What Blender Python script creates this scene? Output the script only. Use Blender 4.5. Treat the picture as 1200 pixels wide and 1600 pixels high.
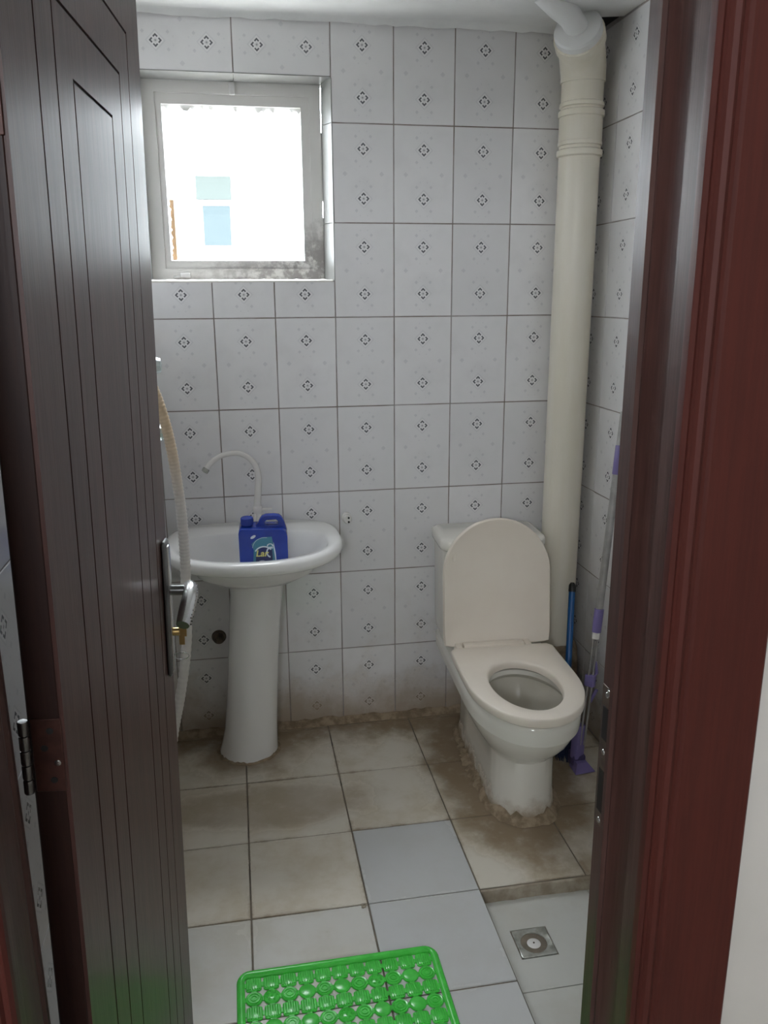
import bpy, bmesh, math, random
from math import sin, cos, pi, radians as rad, sqrt
from mathutils import Vector, Matrix

for o in list(bpy.data.objects): bpy.data.objects.remove(o)
random.seed(7)
scene = bpy.context.scene
COL = scene.collection

# ------------------------------------------------------------------ camera
cam_d = bpy.data.cameras.new('camera'); cam = bpy.data.objects.new('camera', cam_d); COL.objects.link(cam)
cam.location = (-0.5413, -2.8163, 1.5691)
cam.rotation_euler = (rad(75.168), rad(0.330), rad(-10.198))
cam_d.sensor_fit = 'VERTICAL'; cam_d.sensor_height = 36; cam_d.lens = 28.936
cam_d.clip_start = 0.02
scene.camera = cam

# ------------------------------------------------------------------ world, light, exposure
world = bpy.data.worlds.new('overcast_sky'); scene.world = world
world.use_nodes = True
bg = world.node_tree.nodes['Background']
bg.inputs[0].default_value = (0.90, 0.95, 1.0, 1)
bg.inputs[1].default_value = 38.0
vs = scene.view_settings
vs.view_transform = 'Standard'; vs.look = 'None'; vs.gamma = 1; vs.use_curve_mapping = False
vs.exposure = -0.02
scene.cycles.max_bounces = 16; scene.cycles.diffuse_bounces = 10; scene.cycles.glossy_bounces = 6

def portal(name, loc, rot, sx, sy):
    l = bpy.data.lights.new(name, 'AREA'); l.shape = 'RECTANGLE'; l.size = sx; l.size_y = sy
    l.cycles.is_portal = True
    o = bpy.data.objects.new(name, l); o.location = loc; o.rotation_euler = rot; COL.objects.link(o)
    return o
portal('window_portal', (-0.50, 0.125, 1.91), (rad(-90), 0, 0), 0.62, 0.64)
portal('added_hall_portal', (-1.20, -4.57, 2.02), (rad(90), 0, 0), 0.7, 0.46)  # sits at the unseen hall opening added to light toilet and hall

# ------------------------------------------------------------------ node helpers
class V:
    """a float socket with operators that build Math nodes"""
    def __init__(s, nt, sock): s.nt, s.s = nt, sock
    def _m(s, op, *a, clamp=False):
        n = s.nt.nodes.new('ShaderNodeMath'); n.operation = op; n.use_clamp = clamp
        for i, v in enumerate((s,) + a):
            if isinstance(v, V): s.nt.links.new(v.s, n.inputs[i])
            else: n.inputs[i].default_value = v
        return V(s.nt, n.outputs[0])
    def __add__(s, o): return s._m('ADD', o)
    def __radd__(s, o): return s._m('ADD', o)
    def __sub__(s, o): return s._m('SUBTRACT', o)
    def __rsub__(s, o): return V._m(s, 'MULTIPLY', -1.0)._m('ADD', o)
    def __mul__(s, o): return s._m('MULTIPLY', o)
    def __rmul__(s, o): return s._m('MULTIPLY', o)
    def abs(s): return s._m('ABSOLUTE')
    def max(s, o): return s._m('MAXIMUM', o)
    def min(s, o): return s._m('MINIMUM', o)
    def lt(s, o): return s._m('LESS_THAN', o)
    def gt(s, o): return s._m('GREATER_THAN', o)
    def sqrt(s): return s._m('SQRT')
    def clamp(s): return s._m('ADD', 0.0, clamp=True)
    def smooth(s, a, b, lo=0.0, hi=1.0):
        n = s.nt.nodes.new('ShaderNodeMapRange'); n.interpolation_type = 'SMOOTHSTEP'
        s.nt.links.new(s.s, n.inputs[0])
        n.inputs[1].default_value, n.inputs[2].default_value = a, b
        n.inputs[3].default_value, n.inputs[4].default_value = lo, hi
        return V(s.nt, n.outputs[0])

class Mat:
    def __init__(s, name, color=(.8, .8, .8), rough=.5, metal=0., spec=.5, coat=0., coat_rough=.1):
        s.m = bpy.data.materials.new(name); s.m.use_nodes = True; s.nt = s.m.node_tree
        s.b = s.nt.nodes['Principled BSDF']
        s.b.inputs['Base Color'].default_value = (*color, 1)
        s.b.inputs['Roughness'].default_value = rough
        s.b.inputs['Metallic'].default_value = metal
        s.b.inputs['Specular IOR Level'].default_value = spec
        s.b.inputs['Coat Weight'].default_value = coat
        s.b.inputs['Coat Roughness'].default_value = coat_rough
    def obj(s):
        t = s.nt.nodes.new('ShaderNodeTexCoord'); x = s.nt.nodes.new('ShaderNodeSeparateXYZ')
        s.nt.links.new(t.outputs['Object'], x.inputs[0]); s.objvec = t.outputs['Object']
        return [V(s.nt, x.outputs[i]) for i in range(3)]
    def pos(s):
        t = s.nt.nodes.new('ShaderNodeNewGeometry'); x = s.nt.nodes.new('ShaderNodeSeparateXYZ')
        s.nt.links.new(t.outputs['Position'], x.inputs[0]); s.posvec = t.outputs['Position']
        return [V(s.nt, x.outputs[i]) for i in range(3)]
    def rand(s):
        n = s.nt.nodes.new('ShaderNodeObjectInfo'); return V(s.nt, n.outputs['Random'])
    def noise(s, vec, scale, detail=4, rough=.55, stretch=None):
        n = s.nt.nodes.new('ShaderNodeTexNoise'); n.inputs['Scale'].default_value = scale
        n.inputs['Detail'].default_value = detail; n.inputs['Roughness'].default_value = rough
        if stretch:
            mp = s.nt.nodes.new('ShaderNodeMapping'); mp.inputs['Scale'].default_value = stretch
            s.nt.links.new(vec, mp.inputs[0]); vec = mp.outputs[0]
        s.nt.links.new(vec, n.inputs['Vector']); return V(s.nt, n.outputs['Fac'])
    def mix(s, a, b, fac):
        n = s.nt.nodes.new('ShaderNodeMix'); n.data_type = 'RGBA'
        for i, v in ((6, a), (7, b)):
            if isinstance(v, tuple): n.inputs[i].default_value = (*v, 1)
            else: s.nt.links.new(v, n.inputs[i])
        if isinstance(fac, V): s.nt.links.new(fac.s, n.inputs[0])
        else: n.inputs[0].default_value = fac
        return n.outputs[2]
    def color(s, sock): s.nt.links.new(sock, s.b.inputs['Base Color'])
    def rough(s, v): s.nt.links.new(v.s, s.b.inputs['Roughness'])
    def bump(s, v, dist=.001, strength=.5):
        n = s.nt.nodes.new('ShaderNodeBump'); n.inputs['Distance'].default_value = dist
        n.inputs['Strength'].default_value = strength
        s.nt.links.new(v.s, n.inputs['Height']); s.nt.links.new(n.outputs[0], s.b.inputs['Normal'])

def blotchy(name, c1, c2, rough=.5, scale=8., lo=.35, hi=.65, metal=0., bump=0., coat=0., stretch=None, spec=.5):
    m = Mat(name, c1, rough, metal, spec, coat); m.pos()
    n = m.noise(m.posvec, scale, 5, .6, stretch)
    m.color(m.mix(c1, c2, n.smooth(lo, hi)))
    if bump: m.bump(n, bump)
    return m

# wall tile print: two four-petal motifs per tile, pale diamonds between
def tile_material(name, base, printed=True):
    m = Mat(name, base, .13, 0, .5)
    x, y, z = m.obj(); px, py, pz = m.pos()
    r = m.rand()
    col = m.mix(tuple(c * .95 for c in base), tuple(min(1, c * 1.04) for c in base), r)
    cloud = m.noise(m.objvec, 9., 3)
    col = m.mix(col, tuple(c * .90 for c in base), cloud.smooth(.45, .75) * .6)
    if printed:
        a = x.abs(); b = (y.abs() - .075).abs()
        M, mn, s = a.max(b), a.min(b), a + b
        halo = s.gt(.0262) * s.lt(.0300) * .20
        dots = ((a - .024).abs() + (b - .037).abs()).lt(.0058) * .26 \
            + ((a - .060).abs() + y.abs()).lt(.0080) * .24 + ((a - .012).abs() + (b - .052).abs()).lt(.0032) * .14
        col = m.mix(col, (base[0] * .45, base[1] * .46, base[2] * .52), (halo + dots).clamp())
        col = m.mix(col, (.86, .86, .87), s.lt(.0235) * .28)
        chev = s.gt(.0128) * s.lt(.0192) * (M - mn).gt(.0034)
        pip = s.lt(.0040) * .6 + (s.gt(.0058) * s.lt(.0074) * .25)
        col = m.mix(col, (.075, .078, .09), (chev * .93 + pip).clamp())
    # splashed dirt low on the wall and along the edges of the lowest tiles
    n = m.noise(m.posvec, 7., 6, .65)
    low = (pz + n * -.30).smooth(-.15, .10, 1., 0.)
    grime = n.smooth(.48, .75) * pz.smooth(.15, .8, .6, 0.)
    col = m.mix(col, (.30, .225, .145), (low * .85).clamp())
    col = m.mix(col, (.46, .39, .31), (grime * .6).clamp())
    m.color(col)
    m.rough((n.smooth(.4, .7) * .12 + low * .4 + .10).clamp())
    wav = m.noise(m.objvec, 14., 2); m.bump(wav, .0012, .25)
    return m.m

def floor_material(name, base, dirt_amt):
    m = Mat(name, base, .3, 0, .45)
    x, y, z = m.obj(); px, py, pz = m.pos(); r = m.rand()
    n1 = m.noise(m.posvec, 5.5, 7, .62); n2 = m.noise(m.posvec, 22., 5, .6)
    col = m.mix(tuple(c * .93 for c in base), base, r)
    col = m.mix(col, tuple(c * k for c, k in zip(base, (.80, .76, .68))), (n1.smooth(.4, .68) * dirt_amt).clamp())
    # brown scum: round the toilet foot, round the basin pedestal, along the back wall
    dx, dy = (px - .285) * 4.7, (py + .42) * 2.25
    t = ((dx * dx + dy * dy).sqrt() + n1 * -.9).smooth(.40, 1.02, 1., 0.)
    ex, ey = (px + .555) * 5.2, (py + .13) * 5.0
    p = ((ex * ex + ey * ey).sqrt() + n1 * -1.1).smooth(.05, .75, 1., 0.)
    w = (py * -1. + n1 * -.34).smooth(-.13, .07, 1., 0.)
    gx = (.154 - x.abs()).min((.157 - y.abs()))
    e = (gx + n2 * -.02).smooth(-.014, .008, .9, 0.) * n1.smooth(.38, .60) * dirt_amt
    # a worn track of grey-brown in front of the pedestal
    tr = ((px + .50) * 3.0); tr2 = (py + .50) * 9.0
    k = ((tr * tr + tr2 * tr2).sqrt() + n1 * -1.0).smooth(.2, .8, .45, 0.) * dirt_amt
    dirt = ((t * .95).max(p * .8).max(w * .92).max(e * .8).max(k) * n2.smooth(.1, .5, .72, 1.)).clamp()
    col = m.mix(col, (.225, .160, .094), dirt * dirt_amt)
    col = m.mix(col, (.13, .10, .07), n2.smooth(.70, .82) * .5 * dirt_amt)
    m.color(col)
    m.rough((dirt * .45 + n1 * .25 + .10).clamp())
    m.bump(n1, .0015, .2)
    return m.m

M = {}
M['tile'] = tile_material('printed_wall_tile', (.715, .705, .71))
M['tile_plain'] = tile_material('plain_wall_tile', (.76, .755, .75), False)
M['floor_cream'] = floor_material('cream_floor_tile', (.70, .65, .56), 1.0)
M['floor_grey'] = floor_material('grey_floor_tile', (.57, .575, .57), .22)
M['floor_wet'] = floor_material('wet_floor_tile', (.58, .58, .545), .35)
M['reveal'] = blotchy('darkened_reveal_tile', (.24, .24, .23), (.20, .20, .19), .4, 8).m  # white tile, its colour darkened to tone down the window light on it
M['step'] = blotchy('step_cement', (.42, .37, .29), (.28, .23, .17), .8, 18, bump=.003).m
M['floor_white'] = floor_material('white_floor_tile', (.66, .645, .60), .55)
M['grout'] = blotchy('wall_grout', (.36, .335, .33), (.22, .18, .15), .9, 6).m
M['floor_grout'] = blotchy('floor_grout', (.13, .11, .085), (.24, .20, .15), .9, 9).m
M['cement'] = blotchy('dirty_cement', (.36, .28, .19), (.20, .145, .09), .85, 30, bump=.004).m
M['paint'] = blotchy('wall_paint', (.70, .675, .64), (.66, .64, .60), .7, 3).m
M['ceiling'] = blotchy('ceiling_paint', (.78, .78, .77), (.70, .70, .69), .75, 4).m
M['hole'] = Mat('hole_shade', (.035, .035, .035), .9).m
M['window_paint'] = blotchy('window_paint', (.62, .61, .60), (.52, .50, .47), .45, 14, .45, .7).m
wm = Mat('window_paint_grimy', (.6, .58, .55), .5); px, py, pz = wm.pos(); n = wm.noise(wm.posvec, 26., 6, .7)
g = ((pz * -4.) + (px * 1.6) + n * .9).smooth(-7.30, -6.6) * n.smooth(.35, .55)
wm.color(wm.mix((.62, .605, .58), (.22, .20, .19), (g * .85).clamp())); M['sash'] = wm.m
M['ceramic'] = Mat('white_ceramic', (.80, .79, .77), .09, 0, .5).m
tm = Mat('toilet_ceramic', (.74, .715, .65), .10, 0, .5); px, py, pz = tm.pos(); n = tm.noise(tm.posvec, 16., 6, .65)
foot = (pz + n * -.16).smooth(-.075, .0, 1., 0.)
tm.color(tm.mix((.74, .715, .65), (.30, .22, .135), (foot * .9).clamp())); tm.rough((foot * .5 + .10).clamp()); M['toilet'] = tm.m
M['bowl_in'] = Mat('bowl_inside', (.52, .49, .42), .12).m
M['seat'] = blotchy('seat_plastic', (.80, .725, .63), (.78, .70, .605), .28, 6).m
M['pvc'] = blotchy('cream_pvc', (.78, .735, .635), (.74, .69, .57), .32, 5, stretch=(3, 3, .4)).m
M['pvc_white'] = Mat('white_pvc', (.70, .70, .69), .3).m
M['white_plastic'] = Mat('white_plastic', (.72, .70, .67), .25).m
M['black'] = Mat('black_rubber', (.015, .015, .015), .5).m
M['rust'] = blotchy('rusty_metal', (.10, .075, .05), (.04, .03, .022), .6, 60, metal=.3).m
def wood(name, c1, c2, rough, coat, spec=.42):
    m = Mat(name, c1, rough, 0, spec, coat, .14); m.obj()
    n = m.noise(m.objvec, 6., 6, .6, (7, 7, .45)); f = m.noise(m.objvec, 40., 4, .6, (6, 6, .25))
    m.color(m.mix(c1, c2, (n * .6 + f * .4).smooth(.38, .62)))
    m.rough((f * .12 + rough).clamp()); m.bump(f, .0006, .25); return m.m
M['door'] = wood('dark_lacquered_wood', (.085, .038, .032), (.056, .024, .020), .36, .10)
M['door_edge'] = wood('dark_door_edge', (.030, .011, .008), (.020, .007, .006), .40, .15)
M['casing'] = wood('red_brown_wood', (.084, .018, .013), (.068, .015, .011), .50, .0, .32)
M['groove'] = Mat('groove_dark', (.010, .006, .005), .8).m
M['chrome'] = Mat('satin_chrome', (.58, .58, .58), .22, 1).m
M['dark_chrome'] = Mat('dark_chrome', (.22, .22, .22), .28, 1).m
M['hinge'] = blotchy('painted_hinge', (.085, .035, .028), (.06, .025, .02), .4, 50, metal=.35).m
M['brass'] = Mat('brass', (.45, .31, .13), .3, 1).m
M['strike'] = blotchy('strike_metal', (.16, .12, .10), (.10, .07, .06), .4, 40, metal=.6).m
M['green'] = blotchy('green_pvc', (.055, .56, .055), (.075, .64, .075), .22, 30).m
M['blue_jug'] = blotchy('blue_plastic', (.012, .045, .34), (.010, .035, .29), .25, 12).m
M['teal'] = Mat('label_teal', (.05, .20, .30), .3).m
M['navy'] = Mat('label_navy', (.012, .02, .10), .3).m
M['pale'] = Mat('label_white', (.62, .70, .78), .3).m
M['yellow'] = Mat('label_yellow', (.70, .66, .22), .35).m
M['purple'] = Mat('purple_plastic', (.19, .155, .36), .4).m
M['dark_purple'] = Mat('dark_purple_plastic', (.07, .055, .14), .5).m
M['alu'] = blotchy('aluminium_pole', (.42, .41, .40), (.34, .33, .32), .35, 20, metal=.7).m
M['blue_pole'] = Mat('blue_coated_pole', (.012, .10, .30), .3).m
M['bristle'] = Mat('dark_blue_bristles', (.012, .022, .06), .8).m
hm = Mat('hose_plastic', (.7, .66, .62), .35); px, py, pz = hm.pos(); n = hm.noise(hm.posvec, 9., 3)
hm.color(hm.mix((.68, .64, .61), (.64, .49, .33), (pz.smooth(.95, 1.22) * n.smooth(.15, .5, .6, 1.)).clamp())); M['hose'] = hm.m
M['steel'] = blotchy('wet_steel', (.50, .51, .47), (.34, .34, .30), .25, 40, metal=.45).m
M['facade'] = Mat('white_render', (.80, .82, .82), .8).m
M['facade_glass'] = Mat('pale_blue_glass', (.027, .034, .036), 1., 0, 0.).m
M['facade_trim'] = Mat('pale_green_trim', (.032, .037, .035), 1., 0, 0.).m
M['tan'] = Mat('tan_wood', (.13, .075, .032), .6).m
M['ground'] = Mat('concrete_ground', (.35, .34, .32), .9).m
M['hall_floor'] = blotchy('hall_floor', (.42, .39, .35), (.36, .33, .29), .3, 3).m
# clear materials
def clear_mat(name, tint, gloss=.05, haze=0.0):
    m = bpy.data.materials.new(name); m.use_nodes = True; nt = m.node_tree; nt.nodes.clear()
    o = nt.nodes.new('ShaderNodeOutputMaterial'); t = nt.nodes.new('ShaderNodeBsdfTransparent'); t.inputs[0].default_value = (*tint, 1)
    g = nt.nodes.new('ShaderNodeBsdfGlossy'); g.inputs['Roughness'].default_value = .06
    f = nt.nodes.new('ShaderNodeMixShader'); f.inputs[0].default_value = gloss
    nt.links.new(t.outputs[0], f.inputs[1]); nt.links.new(g.outputs[0], f.inputs[2])
    last = f
    if haze:
        d = nt.nodes.new('ShaderNodeBsdfDiffuse'); d.inputs[0].default_value = (.7, .72, .72, 1)
        f2 = nt.nodes.new('ShaderNodeMixShader'); f2.inputs[0].default_value = haze
        nt.links.new(f.outputs[0], f2.inputs[1]); nt.links.new(d.outputs[0], f2.inputs[2]); last = f2
    nt.links.new(last.outputs[0], o.inputs[0]); return m
M['glass'] = clear_mat('window_glass', (.97, .98, .98), .05)
M['crystal'] = clear_mat('clear_acrylic', (.80, .86, .86), .22, .30)
M['water'] = clear_mat('water_surface', (.75, .74, .66), .12)

# ------------------------------------------------------------------ mesh helpers
def finish(bm, name, smooth=None):
    bmesh.ops.recalc_face_normals(bm, faces=bm.faces[:])
    me = bpy.data.meshes.new(name); bm.to_mesh(me); bm.free()
    if smooth:
        for p in me.polygons: p.use_smooth = True
        me.set_sharp_from_angle(angle=rad(smooth))
    return me
def link(name, me, mat=None, parent=None, loc=(0, 0, 0), rot=(0, 0, 0), mats=None):
    o = bpy.data.objects.new(name, me); COL.objects.link(o)
    if me is not None and not me.materials:
        for mm in (mats or [mat]): me.materials.append(mm)
    o.location = loc
    if isinstance(rot, Matrix): o.rotation_euler = rot.to_euler()
    else: o.rotation_euler = rot
    if parent: o.parent = parent
    return o
def tag(o, label, cat, group=None, kind=None):
    o['label'] = label; o['category'] = cat
    if group: o['group'] = group
    if kind: o['kind'] = kind
    return o
def empty(name, loc=(0, 0, 0), rot=(0, 0, 0)):
    o = bpy.data.objects.new(name, None); COL.objects.link(o); o.location = loc; o.rotation_euler = rot
    o.empty_display_size = .05; return o
def box(bm, x0, x1, y0, y1, z0, z1, bev=0., seg=2):
    vs_ = [bm.verts.new(p) for p in ((x0, y0, z0), (x1, y0, z0), (x1, y1, z0), (x0, y1, z0), (x0, y0, z1), (x1, y0, z1), (x1, y1, z1), (x0, y1, z1))]
    fs = [bm.faces.new([vs_[i] for i in q]) for q in ((0, 3, 2, 1), (4, 5, 6, 7), (0, 1, 5, 4), (1, 2, 6, 5), (2, 3, 7, 6), (3, 0, 4, 7))]
    if bev:
        es = list({e for f in fs for e in f.edges})
        bmesh.ops.bevel(bm, geom=es, offset=bev, segments=seg, affect='EDGES', profile=.5)
    return vs_
def box_me(name, x0, x1, y0, y1, z0, z1, bev=0., seg=2):
    bm = bmesh.new(); box(bm, x0, x1, y0, y1, z0, z1, bev, seg); return finish(bm, name, 40 if bev else None)
def bx(name, mat, parent, x0, x1, y0, y1, z0, z1, bev=0., seg=2):
    return link(name, box_me(name, x0, x1, y0, y1, z0, z1, bev, seg), mat, parent)
def loft(bm, rings, closed_ends=(True, True), cyc=False):
    L = [[bm.verts.new(p) for p in r] for r in rings]; n = len(L[0])
    pairs = list(zip(L, L[1:])) + ([(L[-1], L[0])] if cyc else [])
    for A, B in pairs:
        for i in range(n):
            j = (i + 1) % n
            bm.faces.new((A[i], A[j], B[j], B[i]))
    if not cyc:
        if closed_ends[0]: bm.faces.new(L[0][::-1])
        if closed_ends[1]: bm.faces.new(L[-1])
    return L
def lathe(bm, prof, seg=24, axis='z', origin=(0, 0, 0)):
    rings = []
    for r, h in prof:
        r = max(r, 1e-5)
        ring = []
        for i in range(seg):
            a = 2 * pi * i / seg; c, s = r * cos(a), r * sin(a)
            p = {'z': (c, s, h), 'x': (h, c, s), 'y': (s, h, c)}[axis]
            ring.append(Vector(p) + Vector(origin))
        rings.append(ring)
    return loft(bm, rings)
def lathe_me(name, prof, seg=24, axis='z', smooth=35, origin=(0, 0, 0)):
    bm = bmesh.new(); lathe(bm, prof, seg, axis, origin); return finish(bm, name, smooth)
def catmull(pts, n=8):
    P = [Vector(p) for p in pts]; P = [P[0] * 2 - P[1]] + P + [P[-1] * 2 - P[-2]]; out = []
    for i in range(1, len(P) - 2):
        a, b, c, d = P[i - 1:i + 3]
        for k in range(n):
            t = k / n
            out.append(.5 * ((2 * b) + (c - a) * t + (2 * a - 5 * b + 4 * c - d) * t * t + (3 * b - a - 3 * c + d) * t ** 3))
    out.append(P[-2]); return out
def tube(bm, pts, r, seg=12, flat=1.0, caps=(True, True)):
    pts = [Vector(p) for p in pts]; N = len(pts); rings = []
    t0 = (pts[1] - pts[0]).normalized(); up = Vector((0, 0, 1)) if abs(t0.z) < .9 else Vector((1, 0, 0))
    u = t0.cross(up).normalized()
    for i, p in enumerate(pts):
        t = (pts[min(i + 1, N - 1)] - pts[max(i - 1, 0)]).normalized()
        u = (u - t * u.dot(t)).normalized(); v = t.cross(u)
        rr = r[i] if isinstance(r, (list, tuple)) else r
        rings.append([p + u * (rr * cos(2 * pi * k / seg)) + v * (rr * flat * sin(2 * pi * k / seg)) for k in range(seg)])
    return loft(bm, rings, caps)
def tube_me(name, pts, r, seg=12, flat=1.0, smooth=50):
    bm = bmesh.new(); tube(bm, pts, r, seg, flat); return finish(bm, name, smooth)
def prism_z(bm, poly, z0, z1):
    return loft(bm, [[(x, y, z0) for x, y in poly], [(x, y, z1) for x, y in poly]])
def d_outline(hw, yb, yf, ym, nf=28, rb=.02, ex=.94):
    """flat back at y=yb, straight sides to y=ym, elliptical front to y=yf"""
    P = []
    for k in range(5):
        a = pi / 2 * k / 4; P.append((-hw + rb - rb * sin(pi / 2 - a) , yb - rb + rb * cos(pi / 2 - a)))
    P = [(-hw + rb * (1 - cos(pi / 2 * k / 4)), yb - rb * (1 - sin(pi / 2 * k / 4))) for k in range(5)]
    P += [(hw - rb * (1 - sin(pi / 2 * k / 4)), yb - rb * (1 - cos(pi / 2 * k / 4))) for k in range(5)]
    for k in range(nf + 1):
        a = pi * k / nf; c = cos(a); s = sin(a)
        P.append((hw * math.copysign(abs(c) ** ex, c), ym + (yf - ym) * s ** ex if s > 0 else ym))
    return P
def resample(poly, c, n=64):
    out = []; m = len(poly)
    for i in range(n):
        a = 2 * pi * i / n; dx, dy = cos(a), sin(a); best = None
        for k in range(m):
            (x1, y1), (x2, y2) = poly[k], poly[(k + 1) % m]
            ex, ey = x2 - x1, y2 - y1; den = dx * ey - dy * ex
            if abs(den) < 1e-12: continue
            t = ((x1 - c[0]) * ey - (y1 - c[1]) * ex) / den; u = ((x1 - c[0]) * dy - (y1 - c[1]) * dx) / den
            if t > 0 and -1e-6 <= u <= 1 + 1e-6 and (best is None or t > best): best = t
        out.append((c[0] + dx * best, c[1] + dy * best))
    return out
def lerp(A, B, f): return [(a[0] + (b[0] - a[0]) * f, a[1] + (b[1] - a[1]) * f) for a, b in zip(A, B)]
def at_z(P, z): return [(x, y, z) for x, y in P]

# ------------------------------------------------------------------ room shell
XL, XR, YB, YD, ZC = -.88, .687, 0., -1.95, 2.389       # left, right, back, door wall, ceiling
Z0 = 2.3945; TH, TW, JW = .30, .20, .0018
WX0, WX1, WZ0, WZ1 = -.80, -.20, 1.612, 2.226            # window opening
FX = [XL, -.5714, -.2637, .0440, .3517, XR]
FY = [-.002, -.0443, -.3579, -.6715, -.9850, -1.2986, -1.6122, -1.9258, -2.16]
ZR = -.040                                                # shower recess floor

# floor slab with the sunk shower corner
bm = bmesh.new()
box(bm, XL - .05, .044, -2.13, .0, -.12, -.003)
box(bm, .044, XR + .05, -.985, .0, -.12, -.003)
box(bm, .044, XR + .05, -1.95, -.985, -.12, ZR - .003)
box(bm, .044, XR + .05, -2.13, -1.95, -.12, -.003)
floor = tag(link('floor', finish(bm, 'floor'), M['floor_grout']), 'bathroom floor of stained square ceramic tiles', 'floor', kind='structure')
tile_cache = {}
def floor_tile(x0, x1, y0, y1, z, mat, j=.0022):
    cx, cy = (x0 + x1) / 2, (y0 + y1) / 2; key = (round(x1 - x0, 4), round(y0 - y1, 4), mat)
    if key not in tile_cache:
        hx, hy = (x1 - x0) / 2 - j, abs(y1 - y0) / 2 - j
        tile_cache[key] = box_me('floor_tile', -hx, hx, -hy, hy, -.008, 0, .0012, 1)
    link('tile', tile_cache[key], M[mat], floor, (cx, cy, z + random.uniform(-.0006, .0006)), (rad(random.uniform(-.12, .12)), rad(random.uniform(-.12, .12)), 0))
for r in range(len(FY) - 1):
    for c in range(5):
        y0, y1 = FY[r], max(FY[r + 1], -2.128)
        if r >= 4 and c >= 3: continue
        m = 'floor_cream'
        if (c, r) in ((2, 3), (2, 4), (2, 5)): m = 'floor_grey'
        elif r >= 4 and c <= 2: m = 'floor_white'
        floor_tile(FX[c], FX[c + 1], y0, y1, 0, m)
# sunk tiles: the first is cut round the drain
DX, DY, DS = .139, -1.153, .049
def sunk(x0, x1, y0, y1): floor_tile(x0, x1, y0, y1, ZR, 'floor_wet', .0006)
bm = bmesh.new()
o_ = [(.0466, -.9876), (.3511, -.9876), (.3511, -1.2980), (.0466, -1.2980)]; i_ = [(DX - DS, DY + DS), (DX + DS, DY + DS), (DX + DS, DY - DS), (DX - DS, DY - DS)]
loft(bm, [[(x - .2, y + 1.14, z) for x, y in P] for P, z in ((o_, -.008), (o_, 0), (i_, 0), (i_, -.008))], cyc=True)
link('tile', finish(bm, 'drain_tile'), M['floor_wet'], floor, (.2, -1.14, ZR))
sunk(.3517, XR, -.987, -1.2986)
sunk(.046, .3517, -1.2986, -1.6122); sunk(.3517, XR, -1.2986, -1.6122); sunk(.046, .3517, -1.6122, -1.948); sunk(.3517, XR, -1.6122, -1.948)
# the cement faced edge of the step
bm = bmesh.new()
rings = []
for i in range(28):
    x = .046 + (XR - .046) * i / 27; k = random.uniform(-.002, .002)
    rings.append([(x, -.983, ZR - .002), (x, -.996 + k, ZR - .002), (x, -.991 + k, -.006 + k * .6), (x, -.983, -.004)])
loft(bm, rings); link('step_edge', finish(bm, 'step_edge', 50), M['step'], floor)

bm = bmesh.new(); random.seed(21)
for k in range(7):
    q = Matrix.Translation((random.uniform(-.008, .008), random.uniform(-.006, .006), .001)) @ Matrix.Rotation(random.random() * 3, 4, 'Z') @ Matrix.Diagonal((1, 1, .5, 1)); bmesh.ops.create_icosphere(bm, subdivisions=1, radius=random.uniform(.003, .006), matrix=q)
link('grout_lump', finish(bm, 'grout_lump', 60), M['step'], floor, (-.275, -.990, .0))
random.seed(7)
# walls
bm = bmesh.new()
TB = .002
box(bm, XL - .15, WX0, TB, .13, -.12, 2.6); box(bm, WX1, XR + .15, TB, .13, -.12, 2.6)
box(bm, WX0, WX1, TB, .13, -.12, WZ0); box(bm, WX0, WX1, TB, .13, WZ1, 2.6)
wall_back = tag(link('wall_back', finish(bm, 'wall_back'), M['grout']), 'back wall of white tiles printed with small grey diamonds', 'wall', kind='structure')
wall_right = tag(link('wall_right', box_me('wall_right', XR + TB, XR + .15, -1.95, TB, -.12, 2.6), M['grout']), 'right side wall tiled like the back wall, behind the pipe', 'wall', kind='structure')
wall_left = tag(link('wall_left', box_me('wall_left', XL - .15, XL - TB, -1.95, TB, -.12, 2.6), M['grout']), 'left side wall glimpsed through the hinge gap of the door', 'wall', kind='structure')

wt_cache = {}
def wall_tile(parent, R, org, u0, u1, v0, v1, cu, cv, mat='tile', th=.007):
    """R: axes; org: world point of (u,v)=(0,0); the print is centred at (cu,cv)"""
    key = tuple(round(k, 4) for k in (u0 - cu, u1 - cu, v0 - cv, v1 - cv)) + (mat,)
    if key not in wt_cache:
        wt_cache[key] = box_me('wall_tile', u0 - cu + JW, u1 - cu - JW, v0 - cv + JW, v1 - cv - JW, -th, 0, .0009, 1)
    p = Vector(org) + R @ Vector((cu, cv, random.uniform(-.0004, .0004)))
    tilt = Matrix.Rotation(rad(random.uniform(-.18, .18)), 3, 'X') @ Matrix.Rotation(rad(random.uniform(-.18, .18)), 3, 'Y')
    link('tile', wt_cache[key], M[mat], parent, p, R @ tilt)
RB = Matrix(((1, 0, 0), (0, 0, -1), (0, 1, 0)))          # back wall  u=+x v=+z n=-y
RR = Matrix(((0, 0, -1), (-1, 0, 0), (0, 1, 0)))         # right wall u=-y v=+z n=-x
RL = Matrix(((0, 0, 1), (1, 0, 0), (0, 1, 0)))           # left wall  u=+y v=+z n=+x
rows = [(max(0.004, Z0 - .3 * (k + 1)), min(ZC, Z0 - .3 * k), Z0 - .3 * k - .15) for k in range(8)]
for v0, v1, cv in rows:
    for k in range(-5, 4):
        u0, u1 = max(XL, k * .2), min(XR, k * .2 + .2); cu = k * .2 + .1
        a, b = v0, v1
        if WX0 - .001 <= u0 and u1 <= WX1 + .001:
            if a >= WZ0 - .01 and v1 > WZ0 + .05: continue
            if b > WZ0: b = WZ0
            if a < WZ0 < v1 and a > WZ0 - .01: continue
        wall_tile(wall_back, RB, (0, 0, 0), u0, u1, a, b, cu, cv)
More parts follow.
